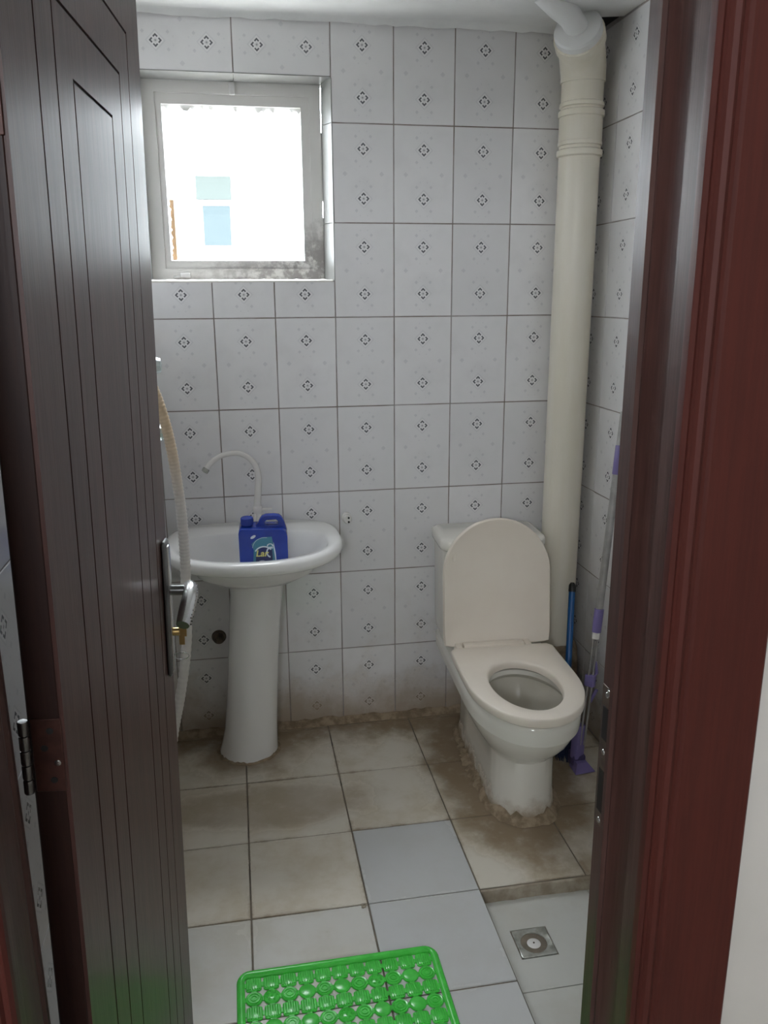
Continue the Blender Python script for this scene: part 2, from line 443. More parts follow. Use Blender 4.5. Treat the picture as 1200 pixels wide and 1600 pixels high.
# two tiles laid on their side above the window
RB90 = RB @ Matrix(((0, 1, 0), (-1, 0, 0), (0, 0, 1)))   # u -> down, v -> +x
for x0 in (-.8, -.5):
    wall_tile(wall_back, RB90, (0, 0, 0), -ZC, -WZ1, x0, x0 + .3, -2.307, x0 + .15)
# right wall: joints at y=-.16, -.36 ...
for v0, v1, cv in rows:
    us = [0.0, .16] + [.16 + .2 * k for k in range(1, 9)] + [1.95]
    for a, b in zip(us, us[1:]):
        if b - a < .01: continue
        wall_tile(wall_right, RR, (XR, 0, 0), a, b, v0 - .005 if v0 > .01 else v0, min(v1 - .005, ZC), b - .1 if a < .01 else a + .1, cv - .005)
    ul = [-1.95] + [-1.76 + .2 * k for k in range(0, 9)] + [0.0]
    for a, b in zip(ul, ul[1:]):
        if b - a < .01: continue
        wall_tile(wall_left, RL, (XL, 0, 0), a, b, v0, v1, (b - .1) if a < -1.9 else a + .1, cv)
# window reveal tiles
RV = .058
def slab_me(name, P, d):
    """thin lining piece: P = 4 corner points, d = thickness vector"""
    bm = bmesh.new(); loft(bm, [[Vector(p) for p in P], [Vector(p) + Vector(d) for p in P]]); return finish(bm, name)
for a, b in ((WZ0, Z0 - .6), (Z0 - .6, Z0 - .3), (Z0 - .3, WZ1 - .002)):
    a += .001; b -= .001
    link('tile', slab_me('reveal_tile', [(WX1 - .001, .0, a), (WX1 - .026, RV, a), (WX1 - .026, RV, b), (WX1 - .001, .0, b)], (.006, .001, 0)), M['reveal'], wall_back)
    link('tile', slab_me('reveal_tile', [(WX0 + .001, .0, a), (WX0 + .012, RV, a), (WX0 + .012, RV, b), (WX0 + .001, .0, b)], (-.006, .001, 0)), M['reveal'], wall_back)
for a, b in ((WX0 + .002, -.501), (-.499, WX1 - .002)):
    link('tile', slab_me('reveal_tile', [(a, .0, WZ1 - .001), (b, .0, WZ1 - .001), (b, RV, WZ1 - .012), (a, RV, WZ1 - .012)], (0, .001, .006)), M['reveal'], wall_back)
# rough mortar lip under the window
bm = bmesh.new(); rings = []
for i in range(40):
    x = WX0 + .006 + (WX1 - WX0 - .012) * i / 39; k = random.uniform(-.0015, .0025)
    rings.append([(x, .0, WZ0 - .004), (x, -.002 - k * .5, WZ0 + .001), (x, .004, WZ0 + .005 + k), (x, .06, WZ0 + .006), (x, .06, WZ0 - .004)])
loft(bm, rings); link('mortar_lip', finish(bm, 'mortar_lip', 60), M['paint'], wall_back)

# ceiling with a broken-out corner above the pipe
bm = bmesh.new()
HX, HY = .075, .085
poly = [(XL - .15, -1.95), (XR + .15, -1.95), (XR + .15, -.165), (XR, -.160), (XR - .072, -.140), (XR - .092, .13), (XL - .15, .13)]
prism_z(bm, poly, ZC, 2.44); box(bm, XL - .15, XR + .15, -1.95, .13, 2.56, 2.6)
ceiling = tag(link('ceiling', finish(bm, 'ceiling'), M['ceiling']), 'white painted ceiling with a small broken corner', 'ceiling', kind='structure')
link('cavity_shade_slab', box_me('cavity_shade_slab', XR - .13, XR + .10, -.22, .12, 2.397, 2.43), M['hole'], ceiling)  # near-black slab paints the shade inside the broken-out corner
bm = bmesh.new(); rings = []                      # uneven plaster where ceiling meets the back wall
for i in range(44):
    x = XL + (XR - .10 - XL) * i / 43; k = random.uniform(0, .006)
    rings.append([(x, -.001, ZC), (x, -.004, ZC - .010 - k), (x, -.012 - k, ZC - .003), (x, -.030 - k, ZC)])
loft(bm, rings); link('plaster_cove', finish(bm, 'plaster_cove', 70), M['ceiling'], ceiling)

# brown cement fillet along the foot of the back wall
bm = bmesh.new(); rings = []
for i in range(60):
    x = XL + (XR - XL) * i / 59; k = random.uniform(-.004, .004); h = random.uniform(.008, .018)
    rings.append([(x, -.001, .001), (x, -.034 + k, .001), (x, -.020 + k, .005 + h * .3), (x, -.006, h + .004), (x, -.001, h + .005)])
loft(bm, rings)
tag(link('trim_2', finish(bm, 'trim_2', 70), M['cement']), 'grimy brown cement strip along the foot of the back wall', 'trim', kind='structure')

# ------------------------------------------------------------------ window
win = tag(empty('window_1', (-.5, .05, WZ0)), 'small white window with a scraped frame above the basin', 'window', kind='structure')
def frame_mesh(name, x0, x1, z0, z1, w, y0, y1, bev=.002):
    wl, wr, wt, wb = w
    bm = bmesh.new(); out = [(x0, z0), (x1, z0), (x1, z1), (x0, z1)]; inn = [(x0 + wl, z0 + wb), (x1 - wr, z0 + wb), (x1 - wr, z1 - wt), (x0 + wl, z1 - wt)]
    L = loft(bm, [[(x, y1, z) for x, z in out], [(x, y0, z) for x, z in out], [(x, y0, z) for x, z in inn], [(x, y1, z) for x, z in inn]], cyc=True)
    es = [e for e in bm.edges if len(e.link_faces) == 2 and e.calc_face_angle(0) > .5]
    bmesh.ops.bevel(bm, geom=es, offset=bev, segments=1, affect='EDGES'); return finish(bm, name, 30)
def wpart(name, me, mat, par=win): return link(name, me, mat, par, tuple(-v for v in win.location) if par is win else (0, 0, 0))
wpart('outer_frame', frame_mesh('outer_frame', -.789, -.2285, 1.619, 2.2145, (.044, .036, .036, .034), .060, .115), M['sash'])
sash = wpart('sash', frame_mesh('sash', -.748, -.262, 1.652, 2.181, (.022, .030, .034, .026), .066, .10), M['sash'])
bm = bmesh.new(); box(bm, -.728, -.288, .083, .087, 1.676, 2.149); wpart('pane', finish(bm, 'pane'), M['glass'])
# old putty round the pane, torn at the edges
bm = bmesh.new(); random.seed(3)
def putty(p, q, nx, nz, n, wmax):
    rings = []
    for i in range(n):
        t = i / (n - 1); x, z = p[0] + (q[0] - p[0]) * t, p[1] + (q[1] - p[1]) * t; w = random.uniform(.002, wmax) if random.random() < .75 else wmax * 1.5
        rings.append([(x, .074, z), (x + nx * w, .080, z + nz * w), (x + nx * w, .0825, z + nz * w), (x, .0825, z)])
    loft(bm, rings)
putty((-.726, 1.68), (-.726, 2.147), 1, 0, 60, .006); putty((-.290, 1.68), (-.290, 2.147), -1, 0, 60, .006)
putty((-.726, 2.147), (-.290, 2.147), 0, -1, 60, .011); putty((-.726, 1.678), (-.290, 1.678), 0, 1, 40, .003)
wpart('putty', finish(bm, 'putty', 60), M['window_paint'])
for z0, z1 in ((1.62, 1.815), (1.868, 2.075)):
    wpart('filler_strip', box_me('filler_strip', -.2290, -.2010, .062, .10, z0, z1, .001, 1), M['sash'])
wpart('filler_strip', box_me('filler_strip', -.2225, -.2010, .066, .10, 1.80, 2.21, .001, 1), M['sash'])
wpart('filler_strip', box_me('filler_strip', -.799, -.7885, .062, .10, 1.62, 2.21, .001, 1), M['sash'])
wpart('filler_strip', box_me('filler_strip', -.79, -.21, .062, .10, 2.214, 2.2255), M['sash'])
wpart('latch', box_me('latch', -.700, -.668, .049, .062, 1.6245, 1.640, .003, 2), M['window_paint'])
wpart('latch', box_me('latch', -.722, -.700, .054, .062, 1.622, 1.630, .002, 1), M['window_paint'])
wpart('top_stay', box_me('top_stay', -.515, -.497, .051, .062, 2.176, 2.213, .002, 1), M['window_paint'])
wpart('wood_lath', box_me('wood_lath', -.730, -.7095, .120, .150, 1.66, 1.872, .002, 1), M['tan'])

# neighbouring house seen dimly through the pane
nb = tag(empty('neighbour_house', (-.6, 7.0, -3)), 'overexposed pale house with a bluish window seen through the pane', 'house')
def npart(name, *a): return link(name, box_me(name, *a[:6]), a[6], nb, tuple(-v for v in nb.location))
npart('facade', -2.2, 2.4, 7.0, 7.3, -3, 3.05, M['facade'])
npart('roof_slab', -2.4, 2.6, 6.7, 7.4, 3.05, 3.2, M['facade'])
npart('window', -.80, -.50, 6.96, 7.02, 2.10, 2.52, M['facade_glass'])
npart('shutter_box', -.86, -.48, 6.94, 7.02, 2.58, 2.82, M['facade_trim'])
npart('sill', -.84, -.44, 6.985, 7.02, 2.03, 2.08, M['facade'])
gr = link('ground', box_me('ground', -12, 12, .2, 14, -3.1, -3.0), M['ground']); tag(gr, 'grey yard far below the window', 'ground', kind='structure')

# ------------------------------------------------------------------ door wall, hall
HEAD = 2.03
bm = bmesh.new()
box(bm, -1.9, XL, -2.13, -1.95, -.12, 2.6); box(bm, -.075, 1.3, -2.13, -1.95, -.12, 2.6); box(bm, XL, -.075, -2.13, -1.95, HEAD + .04, 2.6)
tag(link('wall_front', finish(bm, 'wall_front'), M['paint']), 'plain off-white hall wall right of the door frame', 'wall', kind='structure')
bm = bmesh.new(); box(bm, -1.9, 1.3, -4.5, -2.13, -.12, 0)
tag(link('hall_floor', finish(bm, 'hall_floor'), M['hall_floor']), 'hall floor in front of the bathroom door', 'floor', kind='structure')
bm = bmesh.new()
box(bm, 1.3, 1.4, -4.6, -1.95, -.12, 2.6)
box(bm, -2.0, -1.55, -4.6, -4.5, -.12, 2.6); box(bm, -.85, 1.3, -4.6, -4.5, -.12, 2.6); box(bm, -1.55, -.85, -4.6, -4.5, -.12, 1.79); box(bm, -1.55, -.85, -4.6, -4.5, 2.25, 2.6)  # rear wall, with an opening added to throw light on the toilet
box(bm, -2.0, -1.9, -4.5, -1.95, -.12, 2.6)
tag(link('wall_hall', finish(bm, 'wall_hall'), M['paint']), 'hall walls behind the camera with an unseen small high opening added to let in light', 'wall', kind='structure')
bm = bmesh.new(); box(bm, -2.0, 1.4, -4.6, -1.95, 2.6, 2.7)
tag(link('ceiling_hall', finish(bm, 'ceiling_hall'), M['ceiling']), 'white hall ceiling outside the bathroom', 'ceiling', kind='structure')

# door frame: moulded jambs, casing (plan outlines)
frame = tag(empty('trim_1', (-.46, -2.05, 0)), 'dark brown wooden door frame with moulded red-brown casing', 'door frame', kind='structure')
def fpart(name, me, mat, par=frame): return link(name, me, mat, par, tuple(-v for v in frame.location))
jamb = [(-.128, -1.981), (-.128, -2.025), (-.1400, -2.025), (-.1435, -2.029), (-.1435, -2.037), (-.1400, -2.041), (-.1400, -2.044),
        (-.1362, -2.052), (-.1328, -2.067), (-.1328, -2.082), (-.1362, -2.089), (-.1400, -2.0915), (-.1400, -2.128), (-.0755, -2.128), (-.0755, -1.981)]
casing = [(-.1463, -2.126), (-.1472, -2.131), (-.1472, -2.138), (-.1438, -2.142), (-.1408, -2.140), (-.1379, -2.140), (-.1353, -2.144), (-.1307, -2.1455),
          (-.1277, -2.144), (-.1256, -2.1418), (-.1218, -2.1418), (-.1188, -2.145), (-.0405, -2.145), (-.0372, -2.142), (-.0372, -2.126)]
cx = -.4605
for s in (1, -1):
    for nm, prof, mt in (('jamb', jamb, 'door'), ('casing', casing, 'casing')):
        P = prof if s > 0 else [(2 * cx - x, y) for x, y in prof]
        bm = bmesh.new(); prism_z(bm, P, 0, HEAD + (.04 if nm == 'jamb' else .06)); fpart(nm, finish(bm, nm, 25), M[mt])
fpart('head_jamb', box_me('head_jamb', -.793, -.128, -2.128, -1.981, HEAD, HEAD + .04, .002, 1), M['door'])
fpart('head_casing', box_me('head_casing', -.884, -.037, -2.145, -2.128, HEAD - .01, HEAD + .08, .003, 1), M['casing'])
# strike plate let into the right jamb
st = fpart('strike_plate', box_me('strike_plate', -.1293, -.128, -2.007, -1.982, .936, 1.121, .0005, 1), M['strike'])
for z0, z1 in ((1.052, 1.095), (.955, 1.012)):
    link('bolt_hole', box_me('bolt_hole', -.1297, -.1288, -2.003, -1.987, z0, z1, .0004, 1), M['groove'], st)
for z in (1.111, 1.036, .943):
    link('screw', lathe_me('screw', [(0, -.0012), (.0033, -.0008), (.0038, 0)], 12, 'x'), M['chrome'], st, (-.1293, -1.995, z))
link('lip', box_me('lip', -.1315, -.1293, -2.009, -1.999, 1.113, 1.121, .0006, 1), M['chrome'], st)

# ------------------------------------------------------------------ door leaf
TILT = rad(1.1); TH_D = rad(85); DW, DT, DH = .655, .038, 2.015
# local frame: x along the width from the hinge, outer face at y=0, inner face at y=DT
door = tag(empty('door_1', (-.738 - 1.088 * math.tan(TILT), -1.986, .006)), 'dark brown lacquered door standing open with long grooves', 'door', kind='structure')
door.rotation_euler = (Matrix.Rotation(TILT, 3, 'Y') @ Matrix.Rotation(TH_D, 3, 'Z')).to_euler()
link('slab', box_me('slab', 0, DW, .004, DT, 0, DH, .002, 1), M['door_edge'], door)
G = .0042
sx = [.103, .169, .237, .429, .493, .559]
tops = [1.935, 1.866, 1.798]; bots = [.10, .17, .24]
def ring_panel(name, x0, x1, z0, z1, hole, bev=.0012):
    bm = bmesh.new()
    out = [(x0, z0), (x1, z0), (x1, z1), (x0, z1)]
    if hole:
        a0, a1, b0, b1 = hole; inn = [(a0, b0), (a1, b0), (a1, b1), (a0, b1)]
        loft(bm, [[(x, .0045, z) for x, z in out], [(x, 0, z) for x, z in out], [(x, 0, z) for x, z in inn], [(x, .0045, z) for x, z in inn]], cyc=True)
    else:
        loft(bm, [[(x, .0045, z) for x, z in out], [(x, 0, z) for x, z in out]])
    es = [e for e in bm.edges if len(e.link_faces) == 2 and e.calc_face_angle(0) > .5 and all(abs(v.co.y) < 1e-6 for v in e.verts)]
    bmesh.ops.bevel(bm, geom=es, offset=bev, segments=1, affect='EDGES')
    return link(name, finish(bm, name, 30), M['door'], door)
g = G / 2
ring_panel('stile_frame', 0, DW, 0, DH, (sx[0] - g, sx[5] + g, bots[0] - g, tops[0] + g))
ring_panel('panel_border', sx[0] + g, sx[5] - g, bots[0] + g, tops[0] - g, (sx[1] - g, sx[4] + g, bots[1] - g, tops[1] + g))
ring_panel('panel_border', sx[1] + g, sx[4] - g, bots[1] + g, tops[1] - g, (sx[2] - g, sx[3] + g, bots[2] - g, tops[2] + g))
ring_panel('center_panel', sx[2] + g, sx[3] - g, bots[2] + g, tops[2] - g, None)
link('groove_bed', box_me('groove_bed', sx[0] - .004, sx[5] + .004, .0030, .0042, bots[0] - .004, tops[0] + .004), M['groove'], door)
# hinges
for hz in (.30, 1.048, 1.70):
    h = link('hinge', box_me('hinge', -.0022, .0002, .003, .0345, hz, hz + .086, .0008, 1), M['hinge'], door)
    for (yy, zz) in ((.015, .072), (.022, .052), (.015, .014)):
        link('screw_hole', lathe_me('screw_hole', [(0, -.0006), (.0036, -.0005), (.0039, .0003)], 14, 'x'), M['black'], h, (-.0022, yy, hz + zz))
    link('screw', lathe_me('screw', [(0, -.0014), (.0026, -.001), (.0036, 0)], 14, 'x'), M['chrome'], h, (-.0022, .010, hz + .034))
    for k in range(5):
        link('knuckle', lathe_me('knuckle', [(.0, .0004), (.0050, .0006), (.0056, .002), (.0056, .0152), (.0050, .0166), (0, .0168)], 14), M['dark_chrome'], h, (-.004, DT + .003, hz + k * .0172))
# handle set on the free side
hx = .614
hd = link('handle_plate', None, None, door); hd.location = (hx, 0, 1.018)
bm = bmesh.new(); box(bm, -.020, .020, -.009, .0, -.128, .128, .006, 3); link('plate', finish(bm, 'plate', 40), M['dark_chrome'], hd)
bm = bmesh.new(); box(bm, -.0125, .0125, -.0112, -.008, -.119, .119, .002, 2); link('plate_face', finish(bm, 'plate_face', 40), M['chrome'], hd)
bm = bmesh.new(); tube(bm, [(0, -.008, .034), (0, -.034, .034), (0, -.044, .034)], .0092, 16); link('spindle', finish(bm, 'spindle', 40), M['dark_chrome'], hd)
pts = catmull([(.010, -.043, .037), (-.008, -.047, .037), (-.030, -.049, .033), (-.055, -.0475, .024), (-.078, -.045, .011), (-.090, -.043, .003)], 5)
bm = bmesh.new(); N = len(pts)
tube(bm, pts, [.0115 + .0025 * sin(pi * i / (N - 1)) for i in range(N)], 14, 1.05)
lev = link('lever', finish(bm, 'lever', 60), M['chrome'], hd)
bm = bmesh.new()
for r_ in range(3):
    for i in range(4, N - 2, 2):
        p = pts[i] + Vector((0, -.0125, (r_ - 1) * .006)); box(bm, p.x - .0010, p.x + .0010, p.y - .0006, p.y + .003, p.z - .0009, p.z + .0009)
link('dimples', finish(bm, 'dimples'), M['black'], lev)
link('key_cylinder', lathe_me('key_cylinder', [(0, -.014), (.007, -.014), (.0075, -.012), (.0075, 0)], 18, 'y'), M['brass'], hd, (0, -.009, -.046))
bm = bmesh.new(); box(bm, -.0010, .0010, -.026, -.012, -.010, .010, .0006, 1); box(bm, -.0010, .0010, -.022, -.012, -.026, -.008, .0005, 1)
link('key', finish(bm, 'key', 40), M['brass'], hd, (0, -.009, -.046))
bm = bmesh.new(); tube(bm, [(0, -.024 - .013 * sin(a), -.094 + .007 * cos(a)) for a in [2 * pi * k / 20 for k in range(21)]], .0006, 6)
link('wire_ring', finish(bm, 'wire_ring', 60), M['chrome'], hd)

# ------------------------------------------------------------------ drain pipe in the corner
pipe = tag(empty('drain_pipe', (.596, -.092, 0)), 'thick cream plastic drain pipe running up the right-hand corner', 'pipe')
R = .0665
link('pipe_shaft', lathe_me('pipe_shaft', [(R * .98, .0), (R, .01), (R, 2.23)], 40), M['pvc'], pipe)
def collar(z, rr, h): return link('collar', lathe_me('collar', [(R, z - h), (rr, z - h * .7), (rr + .0008, z), (rr, z + h * .7), (R, z + h)], 40), M['pvc'], pipe)
collar(2.005, R + .0065, .012); collar(2.034, R + .004, .008); collar(2.122, R + .0065, .012); collar(2.148, R + .004, .008)
link('coupling', lathe_me('coupling', [(R, 2.03), (R + .003, 2.035), (R + .003, 2.12), (R, 2.125)], 40), M['pvc'], pipe)
dirv = Vector((-.50, -.74, .45)).normalized(); bdir = Vector((-.80, -.30, .42)).normalized()
b0 = Vector((0, 0, 2.215)); b1 = Vector((0, 0, 2.282)); b2 = b1 + dirv * .085
path = [b0] + [b1 * 0 + (b0 * (1 - t) ** 2 + b1 * (2 * t * (1 - t)) + b2 * t * t) for t in [k / 10 for k in range(1, 11)]]
link('elbow', tube_me('elbow', path, [R + .004] * 3 + [R + .005] * 8, 36), M['pvc'], pipe)
link('elbow_socket', tube_me('elbow_socket', [b2 - dirv * .012, b2 - dirv * .010, b2 + dirv * .022, b2 + dirv * .024], [R + .004, R + .0115, R + .0115, R + .006], 36), M['pvc'], pipe)
e2 = b2 + dirv * .026
link('reducer_cap', tube_me('reducer_cap', [e2 - dirv * .004, e2, e2 + dirv * .018, e2 + dirv * .025, e2 + dirv * .027, e2 + dirv * .029], [R + .004, R + .0065, R + .0065, R + .002, R - .006, .034], 36, 1, 30), M['pvc_white'], pipe)
e3 = e2 + dirv * .012
link('branch_pipe', tube_me('branch_pipe', [e3, e3 + (dirv + bdir) * .03, e3 + bdir * .09 + dirv * .02, e3 + bdir * .16 + dirv * .02], .034, 28), M['pvc_white'], pipe)
bm = bmesh.new(); rings = []
random.seed(11)
for z, r_ in ((0, .095), (.06, .092), (.14, .088), (.22, .086), (.275, .082), (.300, .074), (.306, .066)):
    rings.append([((r_ + random.uniform(-.004, .005)) * cos(2 * pi * k / 24), (r_ + random.uniform(-.004, .003)) * sin(2 * pi * k / 24), z + random.uniform(-.004, .004) * (z > 0)) for k in range(24)])
loft(bm, rings, (True, False)); link('cement_collar', finish(bm, 'cement_collar', 60), M['cement'], pipe)

# ------------------------------------------------------------------ toilet
toilet = tag(empty('toilet', (.316, 0, 0), (0, 0, rad(-2.6))), 'white close-coupled toilet with its lid raised and dirt caked round the foot', 'toilet')
C0 = (0, -.60)
def D(hw, yb, yf, ym, rb=.03): return resample(d_outline(hw, yb, yf, ym, rb=rb), (0, -.42), 80)
bm = bmesh.new()
secs = [(.000, .112, -.14, -.735, -.60), (.012, .106, -.14, -.728, -.60), (.06, .100, -.14, -.720, -.60), (.13, .099, -.14, -.716, -.60), (.190, .100, -.13, -.716, -.60), (.205, .108, -.12, -.732, -.58),
        (.230, .128, -.10, -.765, -.56), (.26, .147, -.08, -.795, -.55), (.292, .161, -.06, -.817, -.55), (.312, .166, -.045, -.826, -.55),
        (.317, .173, -.04, -.836, -.55), (.345, .175, -.036, -.840, -.55), (.368, .175, -.036, -.840, -.55), (.376, .170, -.04, -.834, -.55), (.378, .160, -.05, -.820, -.55)]
rings = [at_z(D(hw, yb, yf, ym), z) for z, hw, yb, yf, ym in secs]
# inner bowl: samples about the same centre
hole = [(.115 * cos(a), -.630 + (.168 if sin(a) < 0 else .160) * sin(a)) for a in [2 * pi * k / 90 for k in range(90)]]
def hole_s(f, z, dy=0): return at_z(resample([(x * f, -.630 + (y + .630) * f + dy) for x, y in hole], (0, -.60), 80), z)
def reC(P):      # re-index an outer ring about the hole's centre so that both rings share angles
    return resample([(x, y) for x, y, *_ in P], (0, -.60), 80)
rings2 = [[(x, y, z) for (x, y) in reC(r)] for r, (z, *_) in zip(rings, secs)]
top = [(x, y, .380) for x, y in lerp([p[:2] for p in rings2[-1]], [p[:2] for p in hole_s(1., 0)], .35)]
cav = [hole_s(1.06, .380), hole_s(1.05, .365), hole_s(1.12, .35), hole_s(1.02, .30), hole_s(.80, .235), hole_s(.52, .185, .02), hole_s(.25, .165, .03)]
L = loft(bm, rings2 + [top] + cav)
me = finish(bm, 'bowl', 38)
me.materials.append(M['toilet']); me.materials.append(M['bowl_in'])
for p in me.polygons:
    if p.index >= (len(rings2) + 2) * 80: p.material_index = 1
link('bowl', me, None, toilet)
link('water', (lambda b: (loft(b, [hole_s(.66, .2085, .008), hole_s(.66, .2105, .008)]), finish(b, 'water'))[1])(bmesh.new()), M['water'], toilet)
# seat ring
SO = resample(d_outline(.178, -.335, -.850, -.575, rb=.012), (0, -.60), 80)
SI = resample([(.107 * cos(a) * (1.0 + .04 * sin(a)), -.627 + .163 * sin(a)) for a in [2 * pi * k / 90 for k in range(90)]], (0, -.60), 80)
bm = bmesh.new()
loft(bm, [at_z(SI, .387), at_z(SI, .405), at_z(lerp(SI, SO, .03), .411), at_z(lerp(SI, SO, .08), .413), at_z(lerp(SI, SO, .94), .413), at_z(lerp(SI, SO, .98), .411), at_z(lerp(SI, SO, .996), .406), at_z(SO, .401), at_z(SO, .390), at_z(lerp(SI, SO, .97), .386)], cyc=True)
link('seat', finish(bm, 'seat', 60), M['seat'], toilet)
bm = bmesh.new(); box(bm, -.125, .085, -.337, -.300, .392, .416, .003, 2); link('seat_hinge_bar', finish(bm, 'seat_hinge_bar', 40), M['seat'], toilet)
for hxx in (-.140, .100):
    bm = bmesh.new(); box(bm, hxx - .011, hxx + .011, -.335, -.285, .380, .412, .004, 2); link('hinge_block', finish(bm, 'hinge_block', 40), M['seat'], toilet)
# raised lid
lid = link('lid', None, None, toilet); lid.location = (0, -.292, .398); lid.rotation_euler = (rad(-6.5), 0, 0)
LO = d_outline(.187, 0, -.440, -.250, rb=.012, ex=1.0)   # use -y as height
LOs = resample([(x, y) for x, y in LO], (0, -.22), 80); LIs = lerp(LOs, [(0, -.22)] * 80, .045)
def up(P, d): return [(x, d, -y) for x, y in P]
bm = bmesh.new()
loft(bm, [up(lerp(LOs, [(0, -.22)] * 80, .03), .013), up(LOs, .008), up(LOs, -.006), up(lerp(LOs, LIs, .35), -.010), up(LIs, -.009), up(lerp(LIs, [(0, -.22)] * 80, .06), -.003), up(lerp(LIs, [(0, -.22)] * 80, .6), -.0015)])
link('lid_shell', finish(bm, 'lid_shell', 40), M['seat'], lid)
for (bx_, bz) in ((-.150, .31),):
    link('bumper', box_me('bumper', bx_ - .004, bx_ + .004, -.007, -.001, bz - .012, bz + .012, .0015, 1), M['seat'], lid)
# cistern
def rrect(hx, y0, y1, r, n=6):
    P = []
    for (cx_, cy_, a0) in ((hx - r, y1 - r, 0), (-hx + r, y1 - r, pi / 2), (-hx + r, y0 + r, pi), (hx - r, y0 + r, 1.5 * pi)):
        for k in range(n + 1): P.append((cx_ + r * cos(a0 + pi / 2 * k / n), cy_ + r * sin(a0 + pi / 2 * k / n)))
    return P
bm = bmesh.new()
loft(bm, [at_z(rrect(.155, -.190, -.03, .03), .372), at_z(rrect(.168, -.205, -.026, .03), .384), at_z(rrect(.172, -.213, -.024, .03), .42), at_z(rrect(.176, -.222, -.022, .03), .715)])
link('cistern', finish(bm, 'cistern', 40), M['toilet'], toilet)
bm = bmesh.new()
loft(bm, [at_z(rrect(.176, -.222, -.022, .03), .716), at_z(rrect(.184, -.231, -.016, .034), .721), at_z(rrect(.186, -.233, -.015, .035), .730), at_z(rrect(.186, -.233, -.015, .035), .750), at_z(rrect(.181, -.228, -.018, .033), .758), at_z(rrect(.170, -.217, -.026, .03), .762)])
cl = link('cistern_lid', finish(bm, 'cistern_lid', 50), M['toilet'], toilet)
link('flush_button', lathe_me('flush_button', [(0, .768), (.018, .768), (.020, .766), (.021, .761)], 24), M['chrome'], cl, (0, -.12, 0))
# lumpy cement bead round the foot
random.seed(5)
bm = bmesh.new(); base = d_outline(.112, -.14, -.735, -.60, rb=.03); foot_o = resample(base, (0, -.42), 110); rings = []
for i, (x, y) in enumerate(foot_o):
    dx, dy = x, y + .42; l = sqrt(dx * dx + dy * dy); ux, uy = dx / l, dy / l
    h = random.uniform(.008, .026) * (1.3 if y < -.45 else .8); w = random.uniform(.012, .030); s = random.uniform(-.003, .003)
    rings.append([(x - ux * .012, y - uy * .012, .001), (x - ux * .010, y - uy * .010, h), (x + ux * (w * .35), y + uy * (w * .35) + s, h * .75), (x + ux * w * .8, y + uy * w * .8, h * .28), (x + ux * w, y + uy * w, .001)])
loft(bm, rings, cyc=True); link('cement_bead', finish(bm, 'cement_bead', 80), M['cement'], toilet)

# ------------------------------------------------------------------ basin
sink = tag(empty('pedestal_basin', (-.507, 0, 0)), 'white ceramic pedestal basin under the window', 'basin')
def sup(hw, yb, yf, e1=2.6, n=80, cy=None):
    """rounded basin outline: squarish at the wall, rounder at the front"""
    P = []; cy = cy if cy is not None else yb + (yf - yb) * .42
    for k in range(n):
        a = 2 * pi * k / n; c, s = cos(a), sin(a); e = 3.6 if s > 0 else e1
        x = hw * math.copysign(abs(c) ** (2 / e), c); y = cy + (yb - cy if s > 0 else cy - yf) * math.copysign(abs(s) ** (2 / e), s)
        P.append((x, y))
    return P
CB = (0, -.25)
def SR(hw, yb, yf, e1=2.35, cy=None): return resample(sup(hw, yb, yf, e1, 120, cy), CB, 80)
bm = bmesh.new()
O = [(SR(.10, -.04, -.262), .640), (SR(.115, -.03, -.27), .672), (SR(.150, -.02, -.30), .698), (SR(.205, -.012, -.365), .722), (SR(.245, -.008, -.425), .742),
     (SR(.274, -.005, -.475), .760), (SR(.283, -.003, -.492), .770), (SR(.286, -.003, -.497), .784), (SR(.283, -.003, -.495), .795), (SR(.277, -.004, -.488), .802), (SR(.267, -.006, -.476), .804)]
I = [(SR(.238, -.115, -.452, 2.2, -.27), .801), (SR(.232, -.122, -.446, 2.2, -.27), .794), (SR(.218, -.135, -.430, 2.2, -.27), .765), (SR(.185, -.155, -.395, 2.2, -.27), .710), (SR(.12, -.19, -.34, 2.2, -.27), .675), (SR(.03, -.235, -.285, 2., -.26), .665)]
loft(bm, [at_z(p, z) for p, z in O] + [at_z(p, z) for p, z in I])
link('bowl', finish(bm, 'basin_bowl', 50), M['ceramic'], sink)
link('waste', lathe_me('waste', [(0, .669), (.018, .669), (.022, .668), (.024, .664)], 20), M['chrome'], sink, (0, -.26, 0))
bm = bmesh.new(); rings = []
for z, hw, hd_, dx, dy in ((0, .103, .108, -.052, -.135), (.012, .102, .106, -.051, -.135), (.04, .098, .099, -.047, -.138), (.10, .092, .088, -.040, -.142), (.20, .089, .082, -.032, -.145), (.35, .087, .080, -.022, -.147), (.50, .087, .082, -.010, -.150), (.60, .088, .090, -.001, -.160), (.66, .092, .100, .0, -.165), (.705, .098, .108, .0, -.168)):
    rings.append([(dx + hw * cos(a) * (1 if sin(a) < 0 else .95), dy + hd_ * sin(a), z) for a in [2 * pi * k / 48 for k in range(48)]])
loft(bm, rings); link('pedestal', finish(bm, 'pedestal', 60), M['ceramic'], sink)
random.seed(9)
bm = bmesh.new(); rings = []
for k in range(60):
    a = 2 * pi * k / 60; w = random.uniform(.006, .014); h = random.uniform(.003, .009); x, y = -.052 + .103 * cos(a), -.135 + .108 * sin(a)
    rings.append([(x - .006 * cos(a), y - .006 * sin(a), .001), (x - .004 * cos(a), y - .004 * sin(a), h), (x + w * .5 * cos(a), y + w * .5 * sin(a), h * .6), (x + w * cos(a), y + w * sin(a), .001)])
loft(bm, rings, cyc=True); link('cement_bead', finish(bm, 'cement_bead', 80), M['cement'], sink)

